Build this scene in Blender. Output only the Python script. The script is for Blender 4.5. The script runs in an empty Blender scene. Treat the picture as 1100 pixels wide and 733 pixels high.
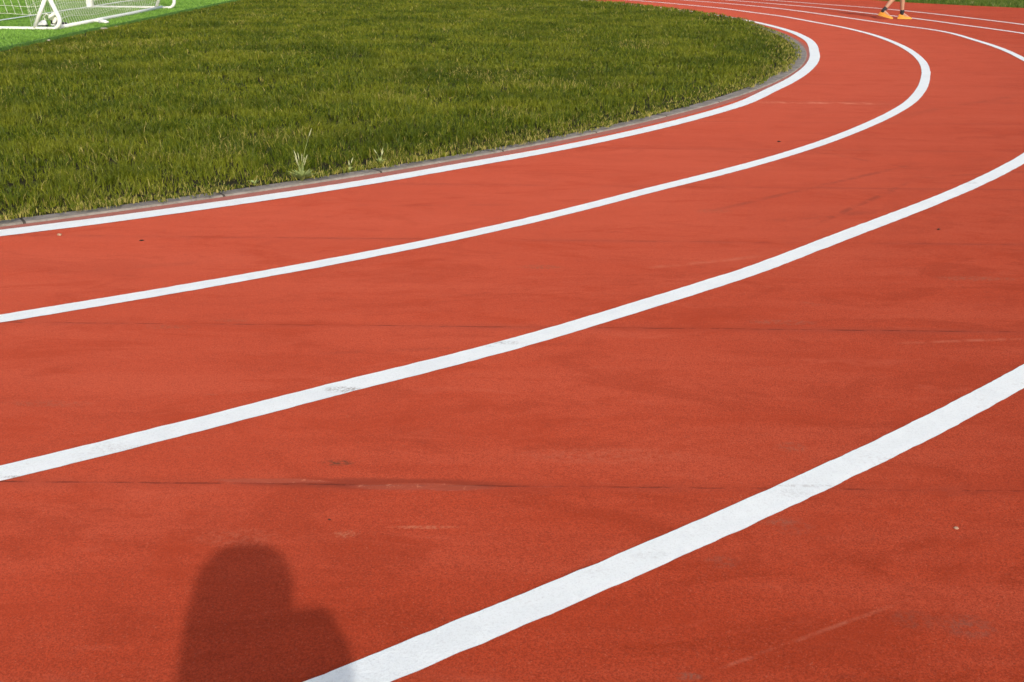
import bpy, bmesh, math, random
import numpy as np
from mathutils import Vector, Matrix
R = math.radians
random.seed(7)
rng = np.random.default_rng(11)
scene = bpy.context.scene
COL = scene.collection

# ------------------------------------------------------------------ camera
CAM_H, PITCH, ROLL = 1.26994, 0.3686791, 0.00947421
cd = bpy.data.cameras.new('camera')
cd.sensor_width = 36.0
cd.lens = 1109.0926 / 1100 * 36
cd.clip_start, cd.clip_end = 0.02, 3000
cd.dof.use_dof = True
cd.dof.focus_distance = 3.6
cd.dof.aperture_fstop = 13
cam = bpy.data.objects.new('camera', cd); COL.objects.link(cam)
F = Vector((0, math.cos(PITCH), -math.sin(PITCH)))
U0 = Vector((0, math.sin(PITCH), math.cos(PITCH))); X0 = Vector((1, 0, 0))
Xa = X0 * math.cos(ROLL) + U0 * math.sin(ROLL)
Ua = U0 * math.cos(ROLL) - X0 * math.sin(ROLL)
cam.matrix_world = Matrix(((Xa.x, Ua.x, -F.x, 0), (Xa.y, Ua.y, -F.y, 0), (Xa.z, Ua.z, -F.z, CAM_H), (0, 0, 0, 1)))
scene.camera = cam

# ------------------------------------------------------------------ light
SUN_EL, SUN_AZ = R(32), R(-16)        # AZ: direction in which shadows fall, from +y
w = bpy.data.worlds.new("World"); scene.world = w; w.use_nodes = True
nt = w.node_tree; bg = nt.nodes['Background']
sky = nt.nodes.new('ShaderNodeTexSky'); sky.sky_type = 'NISHITA'; sky.sun_disc = False
sky.sun_elevation = SUN_EL
sky.sun_rotation = math.pi + SUN_AZ
sky.air_density = 1.0; sky.dust_density = 3.5; sky.ozone_density = 0.4
nt.links.new(sky.outputs[0], bg.inputs[0]); bg.inputs[1].default_value = 0.15
ld = bpy.data.lights.new('sun', 'SUN'); ld.energy = 2.3; ld.angle = R(0.7); ld.color = (1, .95, .87)
sun = bpy.data.objects.new('sun', ld); COL.objects.link(sun)
sdir = Vector((math.sin(SUN_AZ) * math.cos(SUN_EL), math.cos(SUN_AZ) * math.cos(SUN_EL), -math.sin(SUN_EL)))
sun.rotation_euler = sdir.to_track_quat('-Z', 'Y').to_euler()
scene.view_settings.view_transform = 'Standard'
scene.view_settings.look = 'None'
scene.view_settings.exposure = 0.15
scene.view_settings.gamma = 1

# ------------------------------------------------------------------ helpers
def tag(o, label=None, cat=None, group=None, kind=None):
    for k, v in (('label', label), ('category', cat), ('group', group), ('kind', kind)):
        if v: o[k] = v
    return o

def link(name, me, mat=None, parent=None):
    o = bpy.data.objects.new(name, me); COL.objects.link(o)
    if mat is not None: me.materials.append(mat)
    if parent is not None: o.parent = parent
    return o

def empty(name, loc, **k):
    o = bpy.data.objects.new(name, None); COL.objects.link(o); o.location = loc
    o.empty_display_size = .1
    return tag(o, **k)

def mesh_np(name, V, faces_loops, loop_start, smooth=False):
    me = bpy.data.meshes.new(name)
    me.vertices.add(len(V)); me.vertices.foreach_set('co', np.ascontiguousarray(V, np.float32).ravel())
    me.loops.add(len(faces_loops)); me.loops.foreach_set('vertex_index', np.ascontiguousarray(faces_loops, np.int32))
    me.polygons.add(len(loop_start)); me.polygons.foreach_set('loop_start', np.ascontiguousarray(loop_start, np.int32))
    me.update(calc_edges=True)
    if smooth: me.polygons.foreach_set('use_smooth', np.ones(len(loop_start), bool))
    return me

class MB:
    def __init__(s): s.v = []; s.f = []
    def add(s, vs, fs):
        b = len(s.v); s.v += [tuple(v) for v in vs]; s.f += [tuple(i + b for i in f) for f in fs]; return s
    def grid(s, rows, closed=False):
        n = len(rows[0]); vs = [p for r in rows for p in r]; fs = []
        m = n if closed else n - 1
        for i in range(len(rows) - 1):
            for j in range(m):
                k = (j + 1) % n
                fs.append((i * n + j, i * n + k, (i + 1) * n + k, (i + 1) * n + j))
        return s.add(vs, fs)
    def tube(s, pts, r, n=8, caps=True):
        pts = [Vector(p) for p in pts]; rr = r if isinstance(r, (list, tuple)) else [r] * len(pts)
        rows = []; up = None
        for i, p in enumerate(pts):
            t = (pts[min(i + 1, len(pts) - 1)] - pts[max(i - 1, 0)])
            t = t.normalized() if t.length > 1e-9 else Vector((0, 0, 1))
            if up is None:
                up = t.orthogonal().normalized()
            up = (up - t * up.dot(t)).normalized(); sd = t.cross(up)
            rows.append([p + (up * math.cos(a) + sd * math.sin(a)) * rr[i] for a in [2 * math.pi * k / n for k in range(n)]])
        s.grid(rows, closed=True)
        if caps:
            b = len(s.v)
            s.f.append(tuple(range(b - n, b))); b0 = b - n * len(rows); s.f.append(tuple(reversed(range(b0, b0 + n))))
        return s
    def capsule(s, a, ra, b, rb, n=14, m=5):
        a = Vector(a); b = Vector(b); t = (b - a); L = t.length
        t = t / L if L > 1e-6 else Vector((0, 0, 1))
        pts = []; rr = []
        for i in range(m + 1):
            q = math.pi / 2 * (1 - i / m); pts.append(a - t * ra * math.sin(q)); rr.append(max(ra * math.cos(q), 1e-4))
        for i in range(m + 1):
            q = math.pi / 2 * i / m; pts.append(b + t * rb * math.sin(q)); rr.append(max(rb * math.cos(q), 1e-4))
        up = t.orthogonal().normalized(); sd = t.cross(up); rows = []
        for p, r_ in zip(pts, rr):
            rows.append([p + (up * math.cos(x) + sd * math.sin(x)) * r_ for x in [2 * math.pi * k / n for k in range(n)]])
        s.grid(rows, closed=True)
        bb = len(s.v); s.f.append(tuple(range(bb - n, bb))); b0 = bb - n * len(rows); s.f.append(tuple(reversed(range(b0, b0 + n))))
        return s
    def ellipsoid(s, c, r, n=20, m=12, rot=None):
        c = Vector(c); rows = []
        for i in range(m + 1):
            q = -math.pi / 2 + math.pi * i / m; cr = max(math.cos(q), 1e-3)
            row = []
            for k in range(n):
                a = 2 * math.pi * k / n
                v = Vector((r[0] * cr * math.cos(a), r[1] * cr * math.sin(a), r[2] * math.sin(q)))
                if rot is not None: v = rot @ v
                row.append(c + v)
            rows.append(row)
        s.grid(rows, closed=True)
        bb = len(s.v); s.f.append(tuple(range(bb - n, bb))); b0 = bb - n * len(rows); s.f.append(tuple(reversed(range(b0, b0 + n))))
        return s
    def box(s, c, d, rot=None):
        c = Vector(c); vs = []
        for x in (-1, 1):
            for y in (-1, 1):
                for z in (-1, 1):
                    v = Vector((x * d[0] / 2, y * d[1] / 2, z * d[2] / 2))
                    if rot is not None: v = rot @ v
                    vs.append(c + v)
        return s.add(vs, [(0, 1, 3, 2), (4, 6, 7, 5), (0, 4, 5, 1), (2, 3, 7, 6), (0, 2, 6, 4), (1, 5, 7, 3)])
    def mesh(s, name, smooth=True):
        me = bpy.data.meshes.new(name); me.from_pydata(s.v, [], s.f)
        bm = bmesh.new(); bm.from_mesh(me); bmesh.ops.recalc_face_normals(bm, faces=bm.faces); bm.to_mesh(me); bm.free()
        if smooth: me.polygons.foreach_set('use_smooth', [True] * len(me.polygons))
        me.update(); return me
    def build(s, name, mat, parent=None, smooth=True):
        return link(name, s.mesh(name, smooth), mat, parent)
    def fused(s, name, mat, parent=None, voxel=.007, it=6):
        """one continuous surface grown over all the shapes in this builder"""
        me = s.mesh(name + '_src'); o = bpy.data.objects.new(name, me); COL.objects.link(o)
        m = o.modifiers.new('r', 'REMESH'); m.mode = 'VOXEL'; m.voxel_size = voxel; m.use_smooth_shade = True
        q = o.modifiers.new('s', 'SMOOTH'); q.iterations = it; q.factor = .5
        dg = bpy.context.evaluated_depsgraph_get(); dg.update()
        me2 = bpy.data.meshes.new_from_object(o.evaluated_get(dg))
        o.modifiers.clear(); o.data = me2; me2.name = name; bpy.data.meshes.remove(me)
        me2.materials.clear(); me2.materials.append(mat)
        if parent is not None: o.parent = parent
        return o

class NT:
    """small node-tree writer"""
    def __init__(s, name):
        s.m = bpy.data.materials.new(name); s.m.use_nodes = True; s.t = s.m.node_tree; s.n = s.t.nodes; s.l = s.t.links
        s.b = s.n['Principled BSDF']; s.out = s.n['Material Output']
    def node(s, typ, **k):
        x = s.n.new(typ)
        for a, v in k.items(): setattr(x, a, v)
        return x
    def put(s, sock, v):
        if isinstance(v, bpy.types.NodeSocket): s.l.new(v, sock)
        elif v is not None: sock.default_value = v
    def math(s, op, a, b=None, c=None, clamp=False):
        x = s.node('ShaderNodeMath', operation=op, use_clamp=clamp); s.put(x.inputs[0], a)
        if b is not None: s.put(x.inputs[1], b)
        if c is not None: s.put(x.inputs[2], c)
        return x.outputs[0]
    def pos(s):
        if not hasattr(s, '_p'): s._p = s.node('ShaderNodeNewGeometry').outputs['Position']
        return s._p
    def xyz(s):
        if not hasattr(s, '_x'):
            q = s.node('ShaderNodeSeparateXYZ'); s.l.new(s.pos(), q.inputs[0]); s._x = q.outputs
        return s._x
    def scaled(s, sc, off=(0, 0, 0)):
        x = s.node('ShaderNodeMapping'); s.l.new(s.pos(), x.inputs[0]); x.inputs['Scale'].default_value = sc; x.inputs['Location'].default_value = off
        return x.outputs[0]
    def noise(s, scale, detail=3, rough=.55, vec=None, dist=0):
        x = s.node('ShaderNodeTexNoise'); s.l.new(vec if vec is not None else s.pos(), x.inputs['Vector'])
        x.inputs['Scale'].default_value = scale; x.inputs['Detail'].default_value = detail; x.inputs['Roughness'].default_value = rough
        x.inputs['Distortion'].default_value = dist
        return x.outputs['Fac']
    def voro(s, scale, vec=None, feature='F1'):
        x = s.node('ShaderNodeTexVoronoi', feature=feature); s.l.new(vec if vec is not None else s.pos(), x.inputs['Vector']); x.inputs['Scale'].default_value = scale
        return x.outputs
    def ss(s, v, a, b, lo=0., hi=1.):
        x = s.node('ShaderNodeMapRange', interpolation_type='SMOOTHSTEP'); s.put(x.inputs[0], v)
        for i, q in enumerate((a, b, lo, hi)): x.inputs[i + 1].default_value = q
        return x.outputs[0]
    def mix(s, f, a, b, blend='MIX'):
        x = s.node('ShaderNodeMix', data_type='RGBA', blend_type=blend, clamp_factor=True); s.put(x.inputs[0], f)
        for k, v in ((6, a), (7, b)):
            if not isinstance(v, bpy.types.NodeSocket): v = (*v, 1) if len(v) == 3 else v
            s.put(x.inputs[k], v)
        return x.outputs[2]
    def bump(s, h, dist, strength=1., nrm=None):
        x = s.node('ShaderNodeBump'); s.l.new(h, x.inputs['Height']); x.inputs['Distance'].default_value = dist; x.inputs['Strength'].default_value = strength
        if nrm is not None: s.l.new(nrm, x.inputs['Normal'])
        return x.outputs[0]
    def fin(s, col=None, rough=None, nrm=None, spec=None, **k):
        if col is not None: s.put(s.b.inputs['Base Color'], (*col, 1) if isinstance(col, tuple) else col)
        if rough is not None: s.put(s.b.inputs['Roughness'], rough)
        if nrm is not None: s.put(s.b.inputs['Normal'], nrm)
        if spec is not None: s.put(s.b.inputs['Specular IOR Level'], spec)
        for a, v in k.items(): s.put(s.b.inputs[a], v)
        return s.m

def simple(name, col, rough=.6, var=.12, scale=20, spec=.3, bump=.001):
    t = NT(name); n = t.noise(scale, 4)
    c = t.mix(t.ss(n, .3, .7), tuple(x * (1 - var) for x in col), tuple(min(1, x * (1 + var)) for x in col))
    return t.fin(c, rough, t.bump(t.noise(scale * 4, 3), bump), spec)

# ------------------------------------------------------------------ track layout
CX, CY, R1, LW = -10.84, 17.006, 15.064, 1.22
# paint was laid by hand: radial wander of each line (degree, metre)
WANDER = {
 1: [(-70,-.03),(-55.6,-.034),(-54.1,-.012),(-52.4,-.006),(-48.2,.011),(-45.6,.0),(-42.5,.03),(-38.3,.041),(-32,.045),(-28.4,-.02),(-22,-.029),(-12.4,-.021),(-6.5,.06),(-1.5,.1),(4.9,.095),(11.8,.085),(20,.08),(32,.06)],
 2: [(-70,-.01),(-56.4,-.009),(-54,.004),(-51.1,.017),(-49.3,.016),(-47.2,0),(-44.4,-.032),(-41.2,-.001),(-37.5,.016),(-29.3,.026),(-22.1,-.029),(-14,-.021),(-7.7,-.003),(-2.2,.02),(2.9,.006),(7.3,-.05),(12.5,.01),(16.9,-.03),(21.2,.05),(30.6,0)],
 3: [(-70,.02),(-57,.017),(-55.8,.01),(-54.5,-.004),(-53.5,-.008),(-52.4,.011),(-51.1,.008),(-49.5,-.005),(-47.6,-.003),(-45,-.04),(-41.7,-.024),(-36.4,.024),(-25,.03),(-13.7,-.021),(-11.4,.01),(-7.6,.052),(-4.4,.077),(-.6,.17),(1.8,.14),(3.3,.03),(5.2,-.063),(7.5,-.113),(11.3,-.13),(15.4,-.09),(20,.03),(26.5,.05),(32,0)],
 4: [(-70,0),(-55.3,-.004),(-52.9,-.001),(-51.4,.002),(-50,.007),(-48.3,.01),(-30,.05),(-.3,.122),(5,-.07),(10.4,-.1),(15,-.2),(20.3,-.1),(24.3,-.17)],
 5: [(-70,0),(-30,0),(5.5,-.1),(10.4,-.145),(16,-.11),(19.6,-.16),(23.8,-.35),(27.8,-.41)],
}
def rad_line(k, th):
    """radius of lane line k at angle th (deg, array)"""
    a = np.array(WANDER[k]); q = np.linspace(-90, 90, 3601)
    d = np.interp(q, a[:, 0], a[:, 1]); ker = np.exp(-.5 * (np.arange(-60, 61) / 14.) ** 2); ker /= ker.sum()
    d = np.convolve(np.pad(d, 60, 'edge'), ker, 'valid')
    fade = np.clip((90 - np.abs(q)) / 15, 0, 1); d = d * fade
    return R1 + LW * (k - 1) + np.interp(th, q, d)
def out_rad(th):
    return np.interp(th, [-90, -20, -5, 5, 10, 18, 20.8, 23.7, 28, 40, 90], [28, 28, 27, 25.7, 24.8, 23.3, 22.7, 22.3, 22.2, 22.1, 22.1])
XS = -75.0
def path(th_fun, step=.12):
    """a half circle and the two straights that run on to the left, as centre points with their outward normals"""
    th = np.arange(-90, 90 + step / 2, step); r = th_fun(th); t = np.radians(th)
    P = np.stack([CX + r * np.cos(t), CY + r * np.sin(t)], 1); N = np.stack([np.cos(t), np.sin(t)], 1)
    a = np.array([[XS, P[0, 1]], [CX - 10, P[0, 1]]]); b = np.array([[CX - 10, P[-1, 1]], [XS, P[-1, 1]]])
    return np.vstack([a, P, b]), np.vstack([[N[0]] * 2, N, [N[-1]] * 2])

def strip(name, P, N, r0, r1, z, mat, thick=0, **k):
    """a band along the path, from offset r0 to r1 (arrays or numbers)"""
    n = len(P); A = P + N * np.broadcast_to(np.asarray(r0, float), n)[:, None]; Bq = P + N * np.broadcast_to(np.asarray(r1, float), n)[:, None]
    mb = MB(); zz = np.full((n, 1), z)
    if thick:
        bv = min(.012, thick / 2)
        rows = [np.hstack([A, zz - thick]), np.hstack([A, zz - bv]), np.hstack([A + N * bv, zz]), np.hstack([Bq - N * bv, zz]), np.hstack([Bq, zz - bv]), np.hstack([Bq, zz - thick])]
    else: rows = [np.hstack([A, zz]), np.hstack([Bq, zz])]
    mb.grid([r.tolist() for r in rows])
    o = mb.build(name, mat, smooth=False)
    # make sure faces look up
    me = o.data
    if me.polygons[len(me.polygons) // 2].normal.z < 0: me.flip_normals()
    return tag(o, **k)

# ------------------------------------------------------------------ materials of the ground
def seg_mask(t, a, b, wd, soft, warp):
    """soft mask around the segment a-b on the ground (a scuff with its own place and shape)"""
    x, y = t.xyz()[0], t.xyz()[1]
    ax, ay = a; dx, dy = b[0] - a[0], b[1] - a[1]; L = math.hypot(dx, dy); dx /= L; dy /= L
    px = t.math('SUBTRACT', x, ax); py = t.math('SUBTRACT', y, ay)
    al = t.math('ADD', t.math('MULTIPLY', px, dx), t.math('MULTIPLY', py, dy))
    ac = t.math('SUBTRACT', t.math('MULTIPLY', py, dx), t.math('MULTIPLY', px, dy))
    ac = t.math('ABSOLUTE', t.math('ADD', ac, warp))
    m = t.ss(ac, wd * soft, wd * .3, 0, 1)
    m2 = t.math('MULTIPLY', t.ss(al, -.05 * L, .2 * L), t.ss(al, 1.05 * L, .75 * L))
    return t.math('MULTIPLY', m, m2)
def ell_mask(t, c, rx, ry, warp, edge=.35):
    x, y = t.xyz()[0], t.xyz()[1]
    a = t.math('POWER', t.math('DIVIDE', t.math('SUBTRACT', x, c[0]), rx), 2.)
    b = t.math('POWER', t.math('ABSOLUTE', t.math('DIVIDE', t.math('ADD', t.math('SUBTRACT', y, c[1]), warp), ry)), 2.)
    return t.ss(t.math('ADD', a, b), 1., 1 - edge, 0, 1)

def make_track():
    t = NT('red_rubber')
    x, y, z = t.xyz()
    warpn = t.noise(1.3, 3); warp = t.math('MULTIPLY', t.math('SUBTRACT', warpn, .5), .02)
    big = t.noise(.55, 4, .6)
    streak = t.noise(1., 4, .65, t.scaled((.55, 3.2, 1)))
    streak2 = t.noise(1., 5, .7, t.scaled((1.7, 13, 1), (3, 1, 0)))
    swirl = t.noise(1.5, 6, .7, t.scaled((.9, 1.8, 1), (7, 4, 0)), 1.6)
    base = t.mix(t.ss(big, .35, .65), (.44, .060, .022), (.50, .074, .029))
    base = t.mix(t.ss(streak, .42, .66, 0, .75), base, (.54, .10, .052))
    base = t.mix(t.ss(streak2, .5, .72, 0, .4), base, (.355, .046, .018))
    base = t.mix(t.ss(swirl, .50, .62, 0, .75), base, (.37, .048, .015))
    # strip tint: each mat roll is a little different
    k = t.math('FLOOR', t.math('DIVIDE', t.math('SUBTRACT', y, 2.28), 1.145))
    wn = t.node('ShaderNodeTexWhiteNoise', noise_dimensions='1D'); t.put(wn.inputs['W'], k)
    base = t.mix(t.math('MULTIPLY', wn.outputs['Value'], .32), base, (.54, .10, .052))
    # granules
    g1 = t.voro(430)['Color']; gs = t.node('ShaderNodeSeparateColor'); t.l.new(g1, gs.inputs[0])
    gran = t.noise(170, 3, .7); gran2 = t.noise(46, 3, .6)
    base = t.mix(t.ss(gs.outputs[0], .2, 1, 0, .62), base, (.17, .022, .010))
    base = t.mix(t.ss(gran, .5, .7, 0, .6), base, (.54, .115, .062))
    base = t.mix(t.ss(gran2, .5, .75, 0, .28), base, (.30, .036, .014))
    pale = t.math('GREATER_THAN', gs.outputs[1], .988)
    base = t.mix(t.math('MULTIPLY', pale, .22), base, (.6, .3, .22))
    # seams between mat rolls
    wob = t.math('MULTIPLY', t.math('SUBTRACT', t.noise(2.2, 3), .5), .016)
    f = t.math('FRACT', t.math('DIVIDE', t.math('ADD', t.math('SUBTRACT', y, 2.28), wob), 1.145))
    dist = t.math('MULTIPLY', t.math('MINIMUM', f, t.math('SUBTRACT', 1., f)), 1.145)
    seamn = t.noise(1.5, 3, .7, t.scaled((1, .4, 1), (2, 7, 0)))
    gate = t.math('MULTIPLY', t.ss(seamn, .35, .50), t.ss(t.noise(3.5, 5, .8, t.scaled((2.5, .3, 1), (6, 3, 0))), .38, .60))
    sw_ = t.math('MULTIPLY', dist, t.math('ADD', .55, t.math('MULTIPLY', t.noise(14, 4, .8), 1.1)))
    seam = t.math('MULTIPLY', t.ss(sw_, .0048, .0010), gate)
    halo = t.math('MULTIPLY', t.ss(dist, .05, .0), t.ss(seamn, .30, .6, 0, .7))
    base = t.mix(halo, base, (.33, .058, .032))
    base = t.mix(t.math('MULTIPLY', seam, .7), base, (.10, .022, .014))
    dots = t.math('MULTIPLY', t.math('LESS_THAN', t.voro(9, t.scaled((1, 0, 0)))['Distance'], .055), t.math('LESS_THAN', dist, .004))
    dots = t.math('MULTIPLY', dots, t.ss(t.noise(.9, 2), .45, .55))
    base = t.mix(t.math('MULTIPLY', dots, .9), base, (.03, .008, .006))
    # grey scuffs, dull and lying mostly along the laying direction
    sc = t.noise(1., 5, .75, t.scaled((1.6, 4.4, 1), (11, 3, 0)), .5)
    base = t.mix(t.ss(sc, .665, .76, 0, .5), base, (.25, .105, .075))
    sc2 = t.noise(1., 4, .7, t.scaled((3.2, 9, 1), (1, 31, 0)))
    base = t.mix(t.ss(sc2, .70, .80, 0, .28), base, (.55, .22, .15))
    brk = t.ss(t.noise(55, 4, .8), .42, .60)
    brk2 = t.ss(t.noise(6, 4, .7), .38, .6)
    for a, b, wd, am, cl in [((.95, 5.1), (2.6, 6.5), .012, .6, 0), ((1.35, 4.75), (2.45, 6.1), .010, .65, 0), ((1.25, 4.95), (1.9, 5.2), .02, .4, 0), ((2.3, 6.0), (3.4, 6.3), .012, .4, 0),
                         ((2.9, 8.2), (4.9, 9.9), .03, .35, 0), ((.1, 1.88), (.42, 2.06), .004, .7, 0), ((.42, 2.06), (.95, 2.40), .003, .4, 0), ((-.7, 3.15), (.3, 3.28), .008, .3, 0),
                         ((1.6, 3.05), (2.4, 3.3), .014, .3, 0), ((1.9, 6.9), (2.5, 6.2), .015, .4, 0), ((.36, 1.57), (.82, 1.81), .0028, .35, 1), ((1.3, 3.3), (1.8, 3.36), .006, .4, 1),
                         ((2.0, 9.06), (3.3, 9.03), .03, .9, 1), ((-.9, 5.2), (.1, 5.25), .012, .35, 0), ((-1.9, 4.0), (-1.2, 4.2), .016, .3, 0), ((.55, 4.15), (1.1, 4.35), .01, .35, 1)]:
        m = seg_mask(t, a, b, wd, 3, t.math('MULTIPLY', warp, 5 * min(1, wd * 30)))
        base = t.mix(t.math('MULTIPLY', t.math('MULTIPLY', m, brk2), am), base, (.16, .035, .022) if not cl else (.62, .26, .19))
    for c, rx, ry, am, colr in [((-.453, 2.391), .055, .02, .95, (.09, .05, .03)), ((.25, 2.45), .3, .06, .25, (.56, .2, .14)), ((-.62, 2.03), .12, .05, .2, (.6, .24, .17)), ((-.2, 2.08), .1, .010, .4, (.6, .3, .2)), ((-.38, 2.05), .04, .02, .4, (.6, .3, .2)), ((.76, 2.51), .05, .04, .5, (.25, .13, .10)), ((.66, 2.10), .06, .05, .45, (.24, .12, .10)), ((.92, 1.73), .07, .05, .5, (.22, .11, .09)), ((.335, 1.563), .03, .015, .8, (.2, .13, .11)), ((-1.2, 3.39), .10, .03, .6, (.17, .085, .06)),
                          ((-1.0, 3.46), .08, .018, .5, (.17, .085, .06)), ((.12, 4.15), .11, .04, .7, (.17, .08, .055)),
                          ((1.9, 4.05), .22, .04, .5, (.24, .13, .1)), ((.98, 3.5), .16, .035, .45, (.22, .13, .11)),
                          ((-1.35, 2.75), .16, .03, .4, (.24, .12, .09)), ((1.02, 5.15), .12, .05, .5, (.2, .1, .07)),
                          ((.82, 1.75), .06, .04, .4, (.2, .1, .08)), ((.47, 1.95), .05, .035, .4, (.21, .1, .08)), ((.62, 2.12), .06, .02, .4, (.25, .14, .11))]:
        m = t.math('MULTIPLY', ell_mask(t, c, rx, ry, t.math('MULTIPLY', warp, 2.), .9), brk)
        base = t.mix(t.math('MULTIPLY', m, am), base, colr)
    # worn, sealed patches along the nearest seam
    pw = t.math('MULTIPLY', t.math('SUBTRACT', t.noise(9, 3), .5), .02)
    p1 = ell_mask(t, (-.60, 2.296), .17, .014, pw, .6); p2 = ell_mask(t, (-.22, 2.272), .21, .020, pw, .6)
    patch = t.math('MAXIMUM', p1, p2)
    base = t.mix(t.math('MULTIPLY', patch, .6), base, (.27, .075, .048))
    fleck = t.math('MULTIPLY', t.math('MULTIPLY', patch, t.ss(t.noise(38, 4, .8), .56, .68)), .55)
    base = t.mix(fleck, base, (.66, .30, .22))
    prim = ell_mask(t, (-.35, 2.287), .42, .034, pw, .8)
    rim = t.math('MULTIPLY', prim, t.math('SUBTRACT', 1., patch))
    base = t.mix(t.math('MULTIPLY', rim, .55), base, (.17, .032, .018))
    h = t.math('ADD', t.math('MULTIPLY', gran, .75), t.math('MULTIPLY', gs.outputs[2], .35))
    h = t.math('ADD', h, t.math('MULTIPLY', seam, -1.0))
    h = t.math('MULTIPLY', h, t.math('SUBTRACT', 1., t.math('MULTIPLY', patch, .6)))
    n1 = t.bump(t.noise(1.1, 3, .6), .012, .6)
    n2 = t.bump(h, .0032, 1., n1)
    t.b.inputs['Diffuse Roughness'].default_value = 1.
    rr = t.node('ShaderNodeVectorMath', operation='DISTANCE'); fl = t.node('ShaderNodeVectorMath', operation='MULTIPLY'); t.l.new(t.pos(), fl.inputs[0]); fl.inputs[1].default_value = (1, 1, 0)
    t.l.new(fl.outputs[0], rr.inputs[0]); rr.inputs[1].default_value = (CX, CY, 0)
    sheen_tint = t.ss(t.math('ADD', rr.outputs['Value'], t.math('MULTIPLY', t.noise(.8, 4, .6), 1.6)), R1 + 1.2, R1 + 5.4, .34, 0)
    base = t.mix(sheen_tint, base, (.62, .140, .092))  # pale pink sheen painted into the inner lanes, fading outwards
    sw2 = t.noise(2.1, 6, .72, t.scaled((.8, 2.1, 1), (17, 9, 0)), 1.2)
    base = t.mix(t.ss(sw2, .50, .66, 0, .42), base, (.37, .050, .018))
    sw3 = t.noise(3.4, 5, .75, t.scaled((.9, 2.6, 1), (5, 29, 0)), .8)
    base = t.mix(t.ss(sw3, .56, .72, 0, .20), base, (.60, .15, .10))
    sw4 = t.noise(7., 5, .75, t.scaled((.8, 2.4, 1), (15, 2, 0)), .6)
    base = t.mix(t.ss(sw4, .60, .72, 0, .3), base, (.25, .05, .03))
    base = t.mix(1., base, (.74, .66, .58), 'MULTIPLY')
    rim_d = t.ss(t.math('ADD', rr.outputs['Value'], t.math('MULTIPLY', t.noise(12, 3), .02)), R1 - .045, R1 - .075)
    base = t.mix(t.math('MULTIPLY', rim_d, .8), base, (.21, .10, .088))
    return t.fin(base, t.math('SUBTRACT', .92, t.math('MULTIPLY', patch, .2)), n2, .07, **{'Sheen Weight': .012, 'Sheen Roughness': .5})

def make_paint():
    t = NT('white_track_paint')
    n = t.noise(150, 3, .7); n2 = t.noise(8, 4, .7)
    x, y, z = t.xyz()
    c = t.mix(t.ss(n2, .35, .7), (.87, .91, .90), (.82, .86, .855))
    c = t.mix(t.ss(n, .56, .74, 0, .35), c, (.5, .5, .5))
    # small scuffs at their own places
    br = t.ss(t.noise(95, 4, .85), .44, .62)
    for cc, rx, ry, am in [((-.507, 2.86), .075, .030, .85), ((-.016, 3.262), .075, .022, .6), ((-.09, 3.235), .05, .02, .3), ((-1.243, 2.298), .16, .008, .8), ((2.63, 5.874), .05, .04, .5), ((1.95, 4.95), .04, .02, .5),
                       ((.744, 2.29), .10, .010, .4), ((.70, 2.25), .07, .03, .22), ((.315, 1.967), .06, .02, .2), ((.19, 1.9), .05, .03, .16), ((-1.0, 2.46), .2, .03, .25)]:
        m = t.math('MULTIPLY', ell_mask(t, cc, rx, ry, 0., .9), br)
        c = t.mix(t.math('MULTIPLY', m, am), c, (.34, .31, .28))
    worn = t.math('MULTIPLY', t.ss(t.noise(2.6, 4, .7), .52, .72), t.ss(t.noise(90, 4, .8), .50, .62))
    c = t.mix(t.math('MULTIPLY', worn, .45), c, (.46, .40, .36))
    cr = t.voro(330)['Color']; cq = t.node('ShaderNodeSeparateColor'); t.l.new(cr, cq.inputs[0])
    c = t.mix(t.ss(cq.outputs[0], .6, 1, 0, .16), c, (.50, .50, .48))
    h = t.math('ADD', n, t.math('MULTIPLY', t.voro(430)['Distance'], .5))
    return t.fin(c, .62, t.bump(h, .002, 1.), .3)

def make_concrete():
    t = NT('kerb_concrete')
    c = t.mix(t.ss(t.noise(6, 5, .7), .3, .7), (.19, .168, .145), (.30, .27, .24))
    c = t.mix(t.ss(t.noise(60, 3), .5, .75, 0, .5), c, (.13, .12, .105))
    x, y, z = t.xyz()
    ang = t.math('ARCTAN2', t.math('SUBTRACT', y, CY), t.math('SUBTRACT', x, CX))
    fr = t.math('ABSOLUTE', t.math('SUBTRACT', t.math('FRACT', t.math('MULTIPLY', ang, R1 / 1.0)), .5))
    jt = t.math('LESS_THAN', fr, .007)
    c = t.mix(t.math('MULTIPLY', jt, .85), c, (.03, .027, .02))
    c = t.mix(t.ss(t.noise(11, 5, .8), .52, .68, 0, .6), c, (.14, .12, .085))
    return t.fin(c, .9, t.bump(t.math('SUBTRACT', t.noise(80, 4, .7), jt), .004), .2)

def make_soil():
    t = NT('lawn_soil')
    c = t.mix(t.ss(t.noise(3, 5, .7), .35, .65), (.020, .020, .008), (.032, .028, .014))
    c = t.mix(t.ss(t.noise(70, 3), .5, .7, 0, .6), c, (.07, .058, .03))
    return t.fin(c, .95, t.bump(t.noise(45, 5, .7), .02), .1)

def make_ground():
    t = NT('rough_ground')
    c = t.mix(t.ss(t.noise(.2, 5, .7), .35, .65), (.045, .075, .015), (.07, .09, .022))
    c = t.mix(t.ss(t.noise(30, 4), .45, .7, 0, .6), c, (.022, .032, .008))
    return t.fin(c, .95, t.bump(t.noise(25, 5, .7), .03), .1)

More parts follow.
